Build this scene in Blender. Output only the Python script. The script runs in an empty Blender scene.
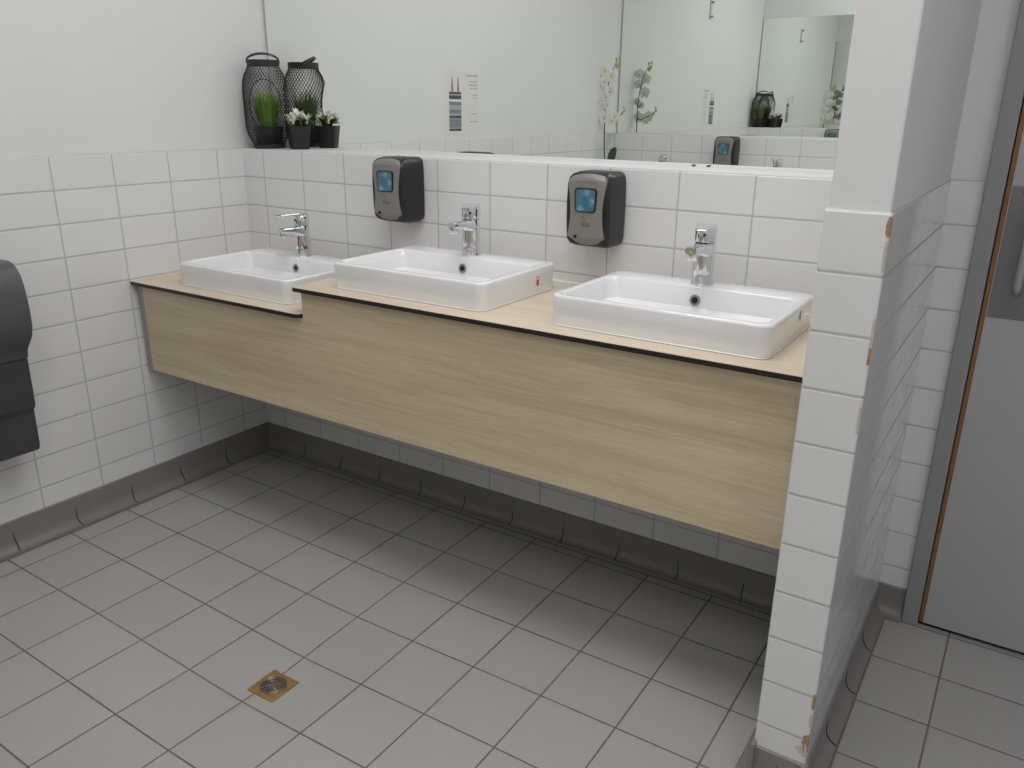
import bpy, bmesh, math, random
from mathutils import Vector, Matrix
random.seed(7)
PI = math.pi
scene = bpy.context.scene
C = scene.collection

# ---------------------------------------------------------------- key sizes (metres)
H = 1.183            # top of the tiled dado
TW, TH = 0.2, 0.1015 # wall tile module
YM = 0.16            # plane of the upper back wall and its mirror
YF = -2.655          # face of the tiled box on the opposite side
YMF = -2.81          # opposite mirror
XP0, XP1, YP = 2.219, 2.3235, -0.645   # partition stub
XE = 4.1             # far side of the door corridor
ZC = 3.05            # ceiling
MT = 2.14            # mirror top

# ---------------------------------------------------------------- materials
def new_mat(name):
    m = bpy.data.materials.new(name); m.use_nodes = True
    nt = m.node_tree; b = nt.nodes['Principled BSDF']
    return m, nt, b
def P(b, **k):
    names = dict(color='Base Color', rough='Roughness', metal='Metallic', spec='Specular IOR Level', coat='Coat Weight',
                 coat_rough='Coat Roughness', trans='Transmission Weight', sheen='Sheen Weight', sub='Subsurface Weight')
    for q, v in k.items():
        if q == 'color' and len(v) == 3: v = (*v, 1)
        b.inputs[names[q]].default_value = v
def N(nt, t, **k):
    n = nt.nodes.new(t)
    for a, v in k.items(): setattr(n, a, v)
    return n
def math_node(nt, op, a, b=None, c=None):
    n = N(nt, 'ShaderNodeMath', operation=op)
    for i, v in enumerate((a, b, c)):
        if v is None: continue
        if isinstance(v, (int, float)): n.inputs[i].default_value = v
        else: nt.links.new(v, n.inputs[i])
    return n.outputs[0]
def mix_col(nt, fac, a, b):
    n = N(nt, 'ShaderNodeMix', data_type='RGBA')
    if isinstance(fac, (int, float)): n.inputs[0].default_value = fac
    else: nt.links.new(fac, n.inputs[0])
    for i, v in ((6, a), (7, b)):
        if isinstance(v, tuple): n.inputs[i].default_value = (*v[:3], 1)
        else: nt.links.new(v, n.inputs[i])
    return n.outputs[2]
def noise(nt, vec, scale, detail=3, rough=.5, dist=0):
    n = N(nt, 'ShaderNodeTexNoise'); n.inputs['Scale'].default_value = scale
    n.inputs['Detail'].default_value = detail; n.inputs['Roughness'].default_value = rough
    n.inputs['Distortion'].default_value = dist
    if vec is not None: nt.links.new(vec, n.inputs['Vector'])
    return n
def ramp(nt, fac, stops):
    n = N(nt, 'ShaderNodeValToRGB'); nt.links.new(fac, n.inputs[0])
    e = n.color_ramp.elements
    while len(e) < len(stops): e.new(0.5)
    for i, (p, c) in enumerate(stops):
        e[i].position = p
        e[i].color = (c, c, c, 1) if isinstance(c, (int, float)) else (*c, 1)
    return n.outputs[0]

def plain(name, color, rough=.5, vary=.03, scale=8, **k):
    """A surface with a faint procedural unevenness of tone and finish."""
    m, nt, b = new_mat(name)
    tc = N(nt, 'ShaderNodeTexCoord')
    n = noise(nt, tc.outputs['Object'], scale, 4)
    lo = tuple(max(0, c * (1 - vary)) for c in color); hi = tuple(min(1, c * (1 + vary)) for c in color)
    nt.links.new(mix_col(nt, n.outputs['Fac'], lo, hi), b.inputs['Base Color'])
    P(b, rough=rough, **k)
    return m

def joint_dist(nt, coord, origin, step):
    """Distance in metres from a coordinate to the nearest joint of a regular grid."""
    s = math_node(nt, 'ADD', coord, -origin)
    return math_node(nt, 'PINGPONG', s, step / 2)

def tile_mat(name, u, v, u0, v0, w, h, tile=(.80, .80, .80), grout=(.52, .515, .50), gw=.0021, rough=.12,
             use_u=True, wear=0.0, floor=False):
    m, nt, b = new_mat(name)
    tc = N(nt, 'ShaderNodeTexCoord'); sp = N(nt, 'ShaderNodeSeparateXYZ')
    nt.links.new(tc.outputs['Object'], sp.inputs[0])
    U, V = sp.outputs[u], sp.outputs[v]
    dv = joint_dist(nt, V, v0, h)
    if use_u:
        du = joint_dist(nt, U, u0, w); d = math_node(nt, 'MINIMUM', du, dv)
    else: d = dv
    wob = noise(nt, tc.outputs['Object'], 60 if not floor else 45, 2)
    d = math_node(nt, 'ADD', d, math_node(nt, 'MULTIPLY', math_node(nt, 'SUBTRACT', wob.outputs['Fac'], .5), .0012))
    mr = N(nt, 'ShaderNodeMapRange', interpolation_type='SMOOTHSTEP')
    nt.links.new(d, mr.inputs[0]); mr.inputs[1].default_value = gw * .6; mr.inputs[2].default_value = gw * 1.35
    fac = mr.outputs[0]                     # 0 in the joint, 1 on the tile
    # a slightly different tone for every tile
    cu = math_node(nt, 'FLOOR', math_node(nt, 'DIVIDE', math_node(nt, 'ADD', U, -u0), w))
    cv = math_node(nt, 'FLOOR', math_node(nt, 'DIVIDE', math_node(nt, 'ADD', V, -v0), h))
    cb = N(nt, 'ShaderNodeCombineXYZ'); nt.links.new(cu, cb.inputs[0]); nt.links.new(cv, cb.inputs[1])
    wn = N(nt, 'ShaderNodeTexWhiteNoise'); nt.links.new(cb.outputs[0], wn.inputs[0])
    k = .06 if floor else .02
    big = noise(nt, tc.outputs['Object'], 3.0, 3)
    fine = noise(nt, tc.outputs['Object'], 120 if floor else 30, 3)
    amt = math_node(nt, 'ADD', math_node(nt, 'MULTIPLY', wn.outputs[0], k),
                    math_node(nt, 'ADD', math_node(nt, 'MULTIPLY', big.outputs['Fac'], .10 if floor else .02),
                              math_node(nt, 'MULTIPLY', fine.outputs['Fac'], .10 if floor else .01)))
    bright = math_node(nt, 'ADD', math_node(nt, 'MULTIPLY', amt, 1.0), 1 - (.12 if floor else .025))
    sc = N(nt, 'ShaderNodeVectorMath', operation='SCALE'); sc.inputs[0].default_value = tile; nt.links.new(bright, sc.inputs['Scale'])
    tcol = sc.outputs[0]
    gcol = grout
    if floor:
        gn = noise(nt, tc.outputs['Object'], 2.3, 2)
        gcol = mix_col(nt, ramp(nt, gn.outputs['Fac'], [(.4, 0.), (.62, 1.)]), (.12, .105, .092), (.20, .165, .13))
        # faint rusty stains near some joints
        st = noise(nt, tc.outputs['Object'], 7, 4)
        near = N(nt, 'ShaderNodeMapRange'); nt.links.new(d, near.inputs[0]); near.inputs[1].default_value = 0; near.inputs[2].default_value = .02
        near.inputs[3].default_value = .5; near.inputs[4].default_value = 0
        sf = math_node(nt, 'MULTIPLY', near.outputs[0], ramp(nt, st.outputs['Fac'], [(.58, 0.), (.75, 1.)]))
        tcol = mix_col(nt, sf, tcol, (.36, .27, .19))
    if wear > 0:                            # long thin scuffs rubbed into the glaze
        mp = N(nt, 'ShaderNodeMapping'); nt.links.new(tc.outputs['Object'], mp.inputs[0])
        mp.inputs['Rotation'].default_value = (math.radians(58), 0, 0); mp.inputs['Scale'].default_value = (1, 3, 26)
        sn = noise(nt, mp.outputs[0], 1.2, 5, .65)
        lo = N(nt, 'ShaderNodeMapRange'); nt.links.new(V, lo.inputs[0]); lo.inputs[1].default_value = .9; lo.inputs[2].default_value = .3
        sf = math_node(nt, 'MULTIPLY', ramp(nt, sn.outputs['Fac'], [(.46, 0.), (.74, 1.)]), math_node(nt, 'MULTIPLY', lo.outputs[0], wear))
        tcol = mix_col(nt, sf, tcol, (.33, .34, .35))
    nt.links.new(mix_col(nt, fac, gcol, tcol), b.inputs['Base Color'])
    rr = N(nt, 'ShaderNodeMapRange'); nt.links.new(fac, rr.inputs[0]); rr.inputs[3].default_value = .85; rr.inputs[4].default_value = rough
    nt.links.new(rr.outputs[0], b.inputs['Roughness'])
    # pillowed tile edge
    hr = N(nt, 'ShaderNodeMapRange', interpolation_type='SMOOTHERSTEP'); nt.links.new(d, hr.inputs[0])
    hr.inputs[1].default_value = gw * .5; hr.inputs[2].default_value = gw * .5 + (.0035 if not floor else .003)
    hh = hr.outputs[0]
    if floor: hh = math_node(nt, 'ADD', hh, math_node(nt, 'MULTIPLY', fine.outputs['Fac'], .12))
    bp = N(nt, 'ShaderNodeBump'); bp.inputs['Distance'].default_value = .0012; bp.inputs['Strength'].default_value = .55
    nt.links.new(hh, bp.inputs['Height']); nt.links.new(bp.outputs[0], b.inputs['Normal'])
    return m

M = {}
WT = (.79, .79, .795)
EB = .108
M['tile_back'] = tile_mat('white tile, back', 'X', 'Z', EB, H, TW, TH, WT)
M['tile_left'] = tile_mat('white tile, left', 'Y', 'Z', -.1145, H, TW, TH, WT)
M['tile_front'] = tile_mat('white tile, opposite', 'X', 'Z', .058, H, TW, TH, WT)
M['tile_edge'] = tile_mat('white edge tile', 'X', 'Z', 0, H, .5, .1037, WT, use_u=False)
M['tile_part'] = tile_mat('scuffed white tile, partition', 'Y', 'Z', -.625, H, TW, .1037, WT, wear=.38, rough=.09, grout=(.38, .378, .37))
M['tile_partl'] = tile_mat('white tile, partition', 'Y', 'Z', -.625, H, TW, TH, WT)
M['tile_floor'] = tile_mat('grey floor tile', 'X', 'Y', .3155, -.8631, .2, .2, (.42, .412, .405), gw=.0022, rough=.42, floor=True)
M['cove'] = plain('grey cove tile', (.245, .234, .227), .45, .10, 9)
M['slit'] = plain('open black joint', (.02, .018, .016), .9)
M['gritty'] = plain('grey joint mortar', (.20, .18, .16), .9)
def plaster():
    m, nt, b = new_mat('painted plaster')
    tc = N(nt, 'ShaderNodeTexCoord'); n = noise(nt, tc.outputs['Object'], 3, 3); f = noise(nt, tc.outputs['Object'], 140, 3)
    nt.links.new(mix_col(nt, n.outputs['Fac'], (.755, .758, .76), (.80, .80, .80)), b.inputs['Base Color'])
    bp = N(nt, 'ShaderNodeBump'); bp.inputs['Distance'].default_value = .0006; bp.inputs['Strength'].default_value = .35
    nt.links.new(f.outputs['Fac'], bp.inputs['Height']); nt.links.new(bp.outputs[0], b.inputs['Normal'])
    P(b, rough=.6); return m
M['plaster'] = plaster()
M['ledge'] = plain('white ledge board', (.70, .70, .695), .6)
M['ceiling'] = plain('ceiling white', (.8, .8, .8), .8)
def mirror_mat():
    m, nt, b = new_mat('silvered glass')
    P(b, color=(.935, .965, .93), metal=1, rough=.0); return m
M['mirror'] = mirror_mat()
M['mirror_edge'] = plain('pale glass edge', (.62, .68, .65), .3)
def wood(name, dark, mid, light, sx=1.0, rough=.45):
    m, nt, b = new_mat(name)
    tc = N(nt, 'ShaderNodeTexCoord')
    mp = N(nt, 'ShaderNodeMapping'); nt.links.new(tc.outputs['Object'], mp.inputs[0]); mp.inputs['Scale'].default_value = (.6, 7, 10)
    big = noise(nt, mp.outputs[0], 2.2, 5, .55, .6)
    mp2 = N(nt, 'ShaderNodeMapping'); nt.links.new(tc.outputs['Object'], mp2.inputs[0]); mp2.inputs['Scale'].default_value = (2.0, 60, 95)
    fine = noise(nt, mp2.outputs[0], 2.0, 5, .65, .3)
    mp3 = N(nt, 'ShaderNodeMapping'); nt.links.new(tc.outputs['Object'], mp3.inputs[0]); mp3.inputs['Scale'].default_value = (9, 180, 240)
    pore = noise(nt, mp3.outputs[0], 2.0, 2, .5)
    f = math_node(nt, 'ADD', math_node(nt, 'MULTIPLY', big.outputs['Fac'], .55), math_node(nt, 'MULTIPLY', fine.outputs['Fac'], .45))
    col = ramp(nt, f, [(.36, dark), (.5, mid), (.64, light)])
    col = mix_col(nt, math_node(nt, 'MULTIPLY', ramp(nt, pore.outputs['Fac'], [(.56, 0.), (.70, 1.)]), .35), col, tuple(c * .72 for c in dark))
    nt.links.new(col, b.inputs['Base Color'])
    bp = N(nt, 'ShaderNodeBump'); bp.inputs['Distance'].default_value = .0003; bp.inputs['Strength'].default_value = .3
    nt.links.new(fine.outputs['Fac'], bp.inputs['Height']); nt.links.new(bp.outputs[0], b.inputs['Normal'])
    P(b, rough=rough); return m
M['oak'] = wood('oak laminate', (.53, .43, .275), (.64, .53, .355), (.72, .61, .43))
M['oak_top'] = wood('pale oak laminate', (.62, .51, .375), (.68, .575, .44), (.73, .63, .50), rough=.38)
M['core'] = plain('black laminate core', (.018, .015, .014), .45)
M['back_board'] = plain('dark board back', (.16, .15, .14), .7)
M['back_pale'] = plain('pale grey plate', (.55, .55, .55), .5)
M['steel_strip'] = plain('grey steel strip', (.36, .36, .36), .45, metal=.3)
M['ceramic'] = plain('white glazed ceramic', (.84, .845, .85), .08, .008, 5, coat=.5, coat_rough=.04)
M['sealant'] = plain('white sealant', (.84, .84, .82), .35)
M['chrome'] = plain('chrome', (.80, .81, .83), .07, .02, 20, metal=1)
M['chrome_dark'] = plain('dark chrome recess', (.10, .10, .11), .2, metal=.6)
M['ring_grey'] = plain('dull metal ring', (.30, .30, .31), .35, metal=.7)
M['hole'] = plain('black hole', (.01, .01, .01), .8)
M['red'] = plain('red print', (.65, .06, .04), .5)
M['paper'] = plain('white sticker', (.8, .79, .77), .55)
M['blk'] = plain('black plastic', (.010, .010, .011), .42, .1)
M['blk_matt'] = plain('matt black metal', (.02, .02, .021), .5, .1)
M['silver'] = plain('silver grey plastic', (.25, .24, .226), .45, .05, metal=.2)
M['silver_print'] = plain('grey print', (.20, .19, .18), .5)
M['blue'] = None
def blue():
    m, nt, b = new_mat('blue soap window')
    tc = N(nt, 'ShaderNodeTexCoord'); n = noise(nt, tc.outputs['Object'], 35, 3)
    nt.links.new(ramp(nt, n.outputs['Fac'], [(.35, (.03, .11, .18)), (.55, (.06, .18, .27)), (.72, (.20, .34, .42))]), b.inputs['Base Color'])
    P(b, rough=.12, coat=.6); return m
M['blue'] = blue()
M['dark_grey'] = plain('dark smoke grey plastic', (.062, .062, .064), .33, .06)
M['dark_grey2'] = plain('mid grey plastic', (.095, .095, .098), .4, .06)
M['brass'] = plain('aged brass', (.40, .25, .08), .45, .4, 30, metal=.55)
M['grate'] = plain('dull steel grate', (.24, .19, .17), .4, .3, 60, metal=.7)
M['pot'] = plain('black plastic pot', (.011, .011, .011), .5)
M['soil'] = plain('dark soil', (.02, .014, .01), .95, .4, 90)
def grass():
    m, nt, b = new_mat('grass green')
    tc = N(nt, 'ShaderNodeTexCoord'); sp = N(nt, 'ShaderNodeSeparateXYZ'); nt.links.new(tc.outputs['Object'], sp.inputs[0])
    n = noise(nt, tc.outputs['Object'], 90, 2)
    f = math_node(nt, 'ADD', math_node(nt, 'MULTIPLY', sp.outputs[2], 3.2), math_node(nt, 'MULTIPLY', n.outputs['Fac'], .4))
    nt.links.new(ramp(nt, f, [(.3, (.022, .055, .01)), (.68, (.10, .21, .028)), (1.0, (.38, .48, .13))]), b.inputs['Base Color'])  # blade bases darkened: shade inside the lantern is put into the green
    P(b, rough=.5); return m
M['grass'] = grass()
M['leaf'] = plain('dark green leaf', (.045, .13, .03), .4, .3, 30)
M['leaf_light'] = plain('light green leaf', (.12, .26, .06), .45, .3, 30)
M['petal'] = plain('cream white petal', (.88, .87, .76), .5, .06, 30)
M['petal_orchid'] = plain('white orchid petal', (.82, .81, .76), .5, .05, 30)
M['lip'] = plain('yellow flower lip', (.62, .52, .12), .5, .2, 40)
M['bud'] = plain('green yellow bud', (.42, .48, .12), .5, .2, 40)
M['stem'] = plain('dark stem', (.05, .055, .035), .6, .2, 40)
M['clay'] = plain('bare brown clay', (.42, .25, .14), .9, .3, 90)
M['clay_pale'] = plain('pale chipped glaze', (.58, .54, .50), .85, .25, 90)
M['door_grey'] = plain('grey door laminate', (.42, .425, .44), .5, .04, 5)
M['frame_grey'] = plain('grey painted frame', (.30, .30, .305), .45, .05, 6)
M['edge_wood'] = plain('raw brown door edge', (.25, .135, .055), .7, .3, 30)
M['gap'] = plain('dark gap', (.02, .016, .014), .9)
M['plate'] = plain('brushed steel plate', (.22, .22, .23), .38, .06, 12, metal=.6)
M['handle'] = plain('satin steel handle', (.55, .55, .56), .3, metal=.9)
M['print_blue'] = plain('blue grey print', (.22, .26, .29), .6, .25, 70)
M['print_dark'] = plain('dark blue print', (.07, .08, .11), .6, .4, 90)
M['print_grey'] = plain('pale grey print', (.42, .44, .44), .6, .15, 60)
M['print_brown'] = plain('brown print', (.36, .25, .18), .6, .2, 60)
M['poster'] = plain('poster paper', (.77, .765, .74), .5)
M['faint'] = plain('faint grey print', (.45, .445, .43), .6)
M['spot_brown'] = plain('flat brown spot', (.20, .13, .10), .6, .4, 60)

# ---------------------------------------------------------------- mesh helpers
def obj(name, bm, mats, parent=None, smooth=None, bevel=None, kind=None, seg=2):
    bmesh.ops.recalc_face_normals(bm, faces=bm.faces)
    me = bpy.data.meshes.new(name); bm.to_mesh(me); bm.free()
    if not isinstance(mats, (list, tuple)): mats = [mats]
    for m in mats: me.materials.append(m)
    if smooth is not None:
        for p in me.polygons: p.use_smooth = True
        me.set_sharp_from_angle(angle=math.radians(smooth))
    o = bpy.data.objects.new(name, me); C.objects.link(o)
    if parent is not None: o.parent = parent
    if bevel:
        md = o.modifiers.new('bevel', 'BEVEL'); md.width = bevel; md.segments = seg; md.limit_method = 'ANGLE'; md.angle_limit = math.radians(40)
    if kind: o['kind'] = kind
    return o
def empty(name, loc=(0, 0, 0), rz=0):
    o = bpy.data.objects.new(name, None); C.objects.link(o); o.location = loc; o.rotation_euler = (0, 0, rz)
    o.empty_display_size = .05
    return o
def tag(o, label, cat, group=None):
    o['label'] = label; o['category'] = cat
    if group: o['group'] = group
    return o
def box(bm, x0, x1, y0, y1, z0, z1, mi=0):
    vs = [bm.verts.new(c) for c in ((x0, y0, z0), (x1, y0, z0), (x1, y1, z0), (x0, y1, z0), (x0, y0, z1), (x1, y0, z1), (x1, y1, z1), (x0, y1, z1))]
    for f in ((0, 3, 2, 1), (4, 5, 6, 7), (0, 1, 5, 4), (1, 2, 6, 5), (2, 3, 7, 6), (3, 0, 4, 7)):
        fc = bm.faces.new([vs[i] for i in f]); fc.material_index = mi
    return bm
def bx(*a): return box(bmesh.new(), *a)
def loft(bm, loops, cap0=True, cap1=True, mi=0, close=True):
    rings = [[bm.verts.new(p) for p in L] for L in loops]
    n = len(rings[0])
    for a, b in zip(rings, rings[1:]):
        for i in range(n if close else n - 1):
            j = (i + 1) % n
            f = bm.faces.new((a[i], a[j], b[j], b[i])); f.material_index = mi
    if cap0: f = bm.faces.new(list(reversed(rings[0]))); f.material_index = mi
    if cap1: f = bm.faces.new(rings[-1]); f.material_index = mi
    return rings
def rrect(x0, x1, y0, y1, r, z, n=6):
    pts = []
    for cx, cy, a0 in ((x1 - r, y1 - r, 0), (x0 + r, y1 - r, PI / 2), (x0 + r, y0 + r, PI), (x1 - r, y0 + r, 1.5 * PI)):
        for i in range(n + 1):
            a = a0 + PI / 2 * i / n
            pts.append((cx + r * math.cos(a), cy + r * math.sin(a), z))
    return pts
def lathe(bm, prof, n=28, c=(0, 0, 0), mi=0, cap=True, M4=None):
    loops = []
    for r, z in prof:
        L = [Vector((r * math.cos(2 * PI * i / n), r * math.sin(2 * PI * i / n), z)) for i in range(n)]
        if M4 is not None: L = [M4 @ v for v in L]
        loops.append([v + Vector(c) for v in L])
    loft(bm, loops, cap, cap, mi)
def tube(bm, pts, r, n=6, mi=0, cap=True):
    pts = [Vector(p) for p in pts]
    rs = r if isinstance(r, (list, tuple)) else [r] * len(pts)
    loops = []
    up = Vector((0, 0, 1))
    t0 = (pts[1] - pts[0]).normalized()
    if abs(t0.dot(up)) > .9: up = Vector((1, 0, 0))
    for i, p in enumerate(pts):
        t = (pts[min(i + 1, len(pts) - 1)] - pts[max(i - 1, 0)]).normalized()
        a = t.cross(up)
        if a.length < 1e-4: a = t.orthogonal()
        a.normalize(); b = a.cross(t).normalized(); up = b
        loops.append([p + (a * math.cos(2 * PI * k / n) + b * math.sin(2 * PI * k / n)) * rs[i] for k in range(n)])
    loft(bm, loops, cap, cap, mi)
def extrude_profile(bm, prof, axis, a0, a1, mi=0):
    """prof: closed list of 2D points; extruded along an axis between a0 and a1."""
    def mk(u, v, w):
        return {'X': (w, u, v), 'Y': (u, w, v), 'Z': (u, v, w)}[axis]
    loft(bm, [[mk(u, v, a0) for u, v in prof], [mk(u, v, a1) for u, v in prof]], True, True, mi)

# ---------------------------------------------------------------- the setting
# floor: falls gently towards the drain
DX, DY = 1.1155, -.963
def fz(x, y): return -.0366 * math.exp(-math.hypot(x - DX, y - DY) / .6)
bm = bmesh.new()
nx, ny = 84, 66
X0, X1f, Y0, Y1f = -.05, XE + .02, YMF - .03, YM + .02
g = [[bm.verts.new((X0 + (X1f - X0) * i / nx, Y0 + (Y1f - Y0) * j / ny, fz(X0 + (X1f - X0) * i / nx, Y0 + (Y1f - Y0) * j / ny))) for j in range(ny + 1)] for i in range(nx + 1)]
for i in range(nx):
    for j in range(ny):
        bm.faces.new((g[i][j], g[i + 1][j], g[i + 1][j + 1], g[i][j + 1]))
floor = obj('floor', bm, M['tile_floor'], kind='structure', smooth=60)
ceil = obj('ceiling', bx(-.2, XE + .1, YMF - .1, YM + .1, ZC, ZC + .1), M['ceiling'], kind='structure')

PL = .010   # plaster sits this far behind the tile face
wl = obj('wall_left', bx(-.15, -PL, YMF - .1, YM + .1, -.06, ZC), M['plaster'], kind='structure')
obj('tiled_dado', bx(-PL - .002, 0, YMF, YM, .09, H), M['tile_left'], wl, bevel=.003)
wb = obj('wall_back', bx(-.15, XE + .1, YM + PL, YM + .12, -.06, ZC), M['plaster'], kind='structure')
# tiled box in front of the back wall, its top is the shelf under the mirror
bm = bmesh.new(); box(bm, -.004, XP0 + .01, 0, YM + PL + .002, .09, H)
obj('tiled_ledge', bm, M['tile_back'], wb, bevel=.0035)
obj('ledge_top', bx(-.001, XP0 + .006, .006, YM + PL, H - .002, H + .0006), M['ledge'], wb)
bm = bmesh.new(); box(bm, XP1 - .01, 2.396, YM, YM + PL + .002, .08, H)
obj('tiled_dado', bm, M['tile_edge'], wb, bevel=.003)
wf = obj('wall_front', bx(-.15, XE + .1, YMF - .12, YMF - PL, -.06, ZC), M['plaster'], kind='structure')
obj('tiled_ledge', bx(-.004, XP0 + .01, YMF - PL - .002, YF, .09, H), M['tile_front'], wf, bevel=.0035)
obj('ledge_top', bx(-.001, XP0 + .006, YMF - PL, YF - .006, H - .002, H + .0006), M['ledge'], wf)
we = obj('wall_east', bx(XE, XE + .1, YMF - .1, YM + .1, -.06, ZC), M['plaster'], kind='structure')
# partition stub
wr = obj('wall_right', bx(XP0 + .0045, XP1 - .004, YP + .006, YM + PL + .002, -.06, ZC), M['plaster'], kind='structure', bevel=.004)
bm = bmesh.new()
box(bm, XP0, XP1, YP, YM + PL, .08, H)
for f in bm.faces:
    n = f.normal if f.normal.length else None
bm.normal_update()
for f in bm.faces:
    f.material_index = 1 if f.normal.x > .5 else (2 if f.normal.x < -.5 else 0)
obj('tiled_dado', bm, [M['tile_edge'], M['tile_part'], M['tile_partl']], wr, bevel=.005, seg=3)
# chips along the exposed corner of the partition, bare clay showing
def chip(z, hgt, wid, front=.5, m='clay', parent=wr):
    """Bare patches beside the corner, one on each face."""
    for side, w_ in ((0, wid * (.5 + front)), (1, wid * .8)):
        k = 11; ring = []
        for i in range(k):
            a = PI / 2 + PI * i / (k - 1); rr = random.uniform(.55, 1.15)
            d = -math.cos(a) * w_ * rr; w = math.sin(a) * hgt / 2 * random.uniform(.8, 1.1) if 0 < i < k - 1 else math.sin(a) * hgt / 2
            if i in (0, k - 1): d = 0
            ring.append((d, z + w))
        bm = bmesh.new()
        vs = [bm.verts.new((XP1 - .0035 - d, YP - .0004, q) if side == 0 else (XP1 + .0004, YP + .0035 + d, q)) for d, q in ring]
        vs += [bm.verts.new((XP1 - .0010, YP + .0006, q)) for q in (ring[-1][1], ring[0][1])]
        bm.faces.new(vs)
        obj('chipped_glaze', bm, M[m], parent)
for z, h_, w_, fr, m_ in ((1.160, .032, .005, .4, 'clay'), (1.112, .05, .0025, .2, 'clay_pale'), (.985, .05, .0012, .2, 'clay_pale'),
                          (.945, .03, .0012, .2, 'clay'), (.83, .05, .0010, .2, 'clay_pale'), (.240, .035, .0020, .3, 'clay'),
                          (.195, .03, .0025, .4, 'clay_pale'), (.138, .045, .010, .5, 'clay'), (.120, .03, .016, .6, 'clay_pale')):
    chip(z, h_, w_, fr, m_)

# cove baseboards
CV = .10
def cove_profile(s, CV=.10):
    """(offset from wall face, z), s = which way the room lies."""
    p = [(-.006 * s, -.05), (-.006 * s, CV), (.0 * s, CV + .001), (.004 * s, CV - .003), (.004 * s, .042)]
    for i in range(1, 7):
        a = PI / 2 * i / 6
        p.append(((.004 + .026 * (1 - math.cos(a))) * s, .004 + .038 * (1 - math.sin(a))))
    p += [(.030 * s, -.05)]
    return p
def cove(name, axis, pos, s, a0, a1, joints, cv=.10):
    bm = bmesh.new()
    if axis == 'X': extrude_profile(bm, [(pos + u, z) for u, z in cove_profile(s, cv)], 'X', a0, a1)
    else: extrude_profile(bm, [(pos + u, z) for u, z in cove_profile(s, cv)], 'Y', a0, a1)
    o = obj(name, bm, M['cove'], smooth=35, kind='structure')
    # open vertical joints: a dark curved sliver following the cove
    for t in joints:
        if not (min(a0, a1) < t < max(a0, a1)): continue
        bm = bmesh.new()
        pr = [(.0045, .062), (.0045, .042)]
        for i in range(1, 7):
            a = PI / 2 * i / 6
            pr.append((.0045 + .026 * (1 - math.cos(a)), .0045 + .038 * (1 - math.sin(a))))
        for k, (u, z) in enumerate(pr): pass
        pts = []
        for k, (u, z) in enumerate(pr):
            q = pos + u * s; d = .0018 * math.sin(k * .9 + t * 20)
            pts.append((t + d, q, z) if axis == 'X' else (q, t + d, z))
        tube(bm, pts, [.0004, .0013] + [.0016] * (len(pts) - 3) + [.0010], 5)
        obj('joint_slit', bm, M['slit'], o)
    # grout line at the foot
    bm = bmesh.new()
    e = pos + .0315 * s
    n = 24
    for k in range(n):
        b0 = a0 + (a1 - a0) * k / n; b1 = a0 + (a1 - a0) * (k + 1) / n
        def zz(t): return (fz(t, e) if axis == 'X' else fz(e, t)) + .0012
        if axis == 'X':
            v = [bm.verts.new(c) for c in ((b0, e - .003, zz(b0)), (b1, e - .003, zz(b1)), (b1, e + .003, zz(b1)), (b0, e + .003, zz(b0)))]
        else:
            v = [bm.verts.new(c) for c in ((e - .003, b0, zz(b0)), (e - .003, b1, zz(b1)), (e + .003, b1, zz(b1)), (e + .003, b0, zz(b0)))]
        bm.faces.new(v)
    obj('foot_joint', bm, M['gritty'], o)
    return o
J = [.0 + .2 * k for k in range(-20, 20)]
cove('baseboard_left', 'Y', 0, 1, YF + .002, 0, [-.02 + .2 * -k + (-.0) for k in range(1, 14)])
cove('baseboard_back', 'X', 0, -1, .0, XP0, [.02 + .1975 * k for k in range(1, 12)])
cove('baseboard_front', 'X', YF, 1, .0, XP0, [])
cove('baseboard_right', 'Y', XP1, 1, YP - .02, YM, [-.455, -.255, -.055], .088)
cove('baseboard_partition', 'X', YP, -1, XP0 - .005, XP1 + .005, [2.27], .088)
cove('baseboard_inner', 'Y', XP0, -1, YP - .02, 0, [-.455, -.255])
cove('baseboard_door', 'X', YM, -1, XP1, 2.394, [], .088)

# door in the back wall beyond the partition
FX0, FX1, DXE = 2.396, 2.436, 3.36
fr = empty('door_1', (0, 0, 0)); fr['kind'] = 'structure'
bm = bmesh.new()
box(bm, FX0, FX1, YM - .022, YM + PL + .001, -.004, 2.12)
box(bm, DXE + .012, DXE + .062, YM - .022, YM + PL + .001, -.004, 2.12)
box(bm, FX1, DXE + .012, YM - .022, YM + PL + .001, 2.06, 2.12)
obj('door_frame', bm, M['frame_grey'], fr, bevel=.003)
obj('door_gap', bx(FX1, DXE + .012, YM - .001, YM + PL - .002, -.002, 2.06), M['gap'], fr)
obj('door_edging', bx(FX1 + .003, FX1 + .0125, YM - .014, YM - .001, .012, 2.05), M['edge_wood'], fr)
obj('door_leaf', bx(FX1 + .0125, DXE + .008, YM - .016, YM - .001, .012, 2.05), M['door_grey'], fr, bevel=.001)
hp = obj('handle_plate', bx(FX1 + .0155, FX1 + .20, YM - .0185, YM - .0155, .873, 1.178), M['plate'], fr, bevel=.001)
bm = bmesh.new(); tube(bm, [(2.502, YM - .02, 1.135), (2.502, YM - .055, 1.135), (2.502, YM - .062, 1.125), (2.502, YM - .062, .955), (2.502, YM - .055, .945), (2.502, YM - .02, .945)], .009, 10)
obj('handle', bm, M['handle'], fr, smooth=60)
bm = bmesh.new(); lathe(bm, [(.0001, 0), (.0045, 0), (.0045, .0015), (.0001, .002)], 10, (2.478, YM - .0185, 1.165), M4=Matrix.Rotation(PI / 2, 4, 'X'))
obj('screw', bm, M['blk_matt'], hp)

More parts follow.
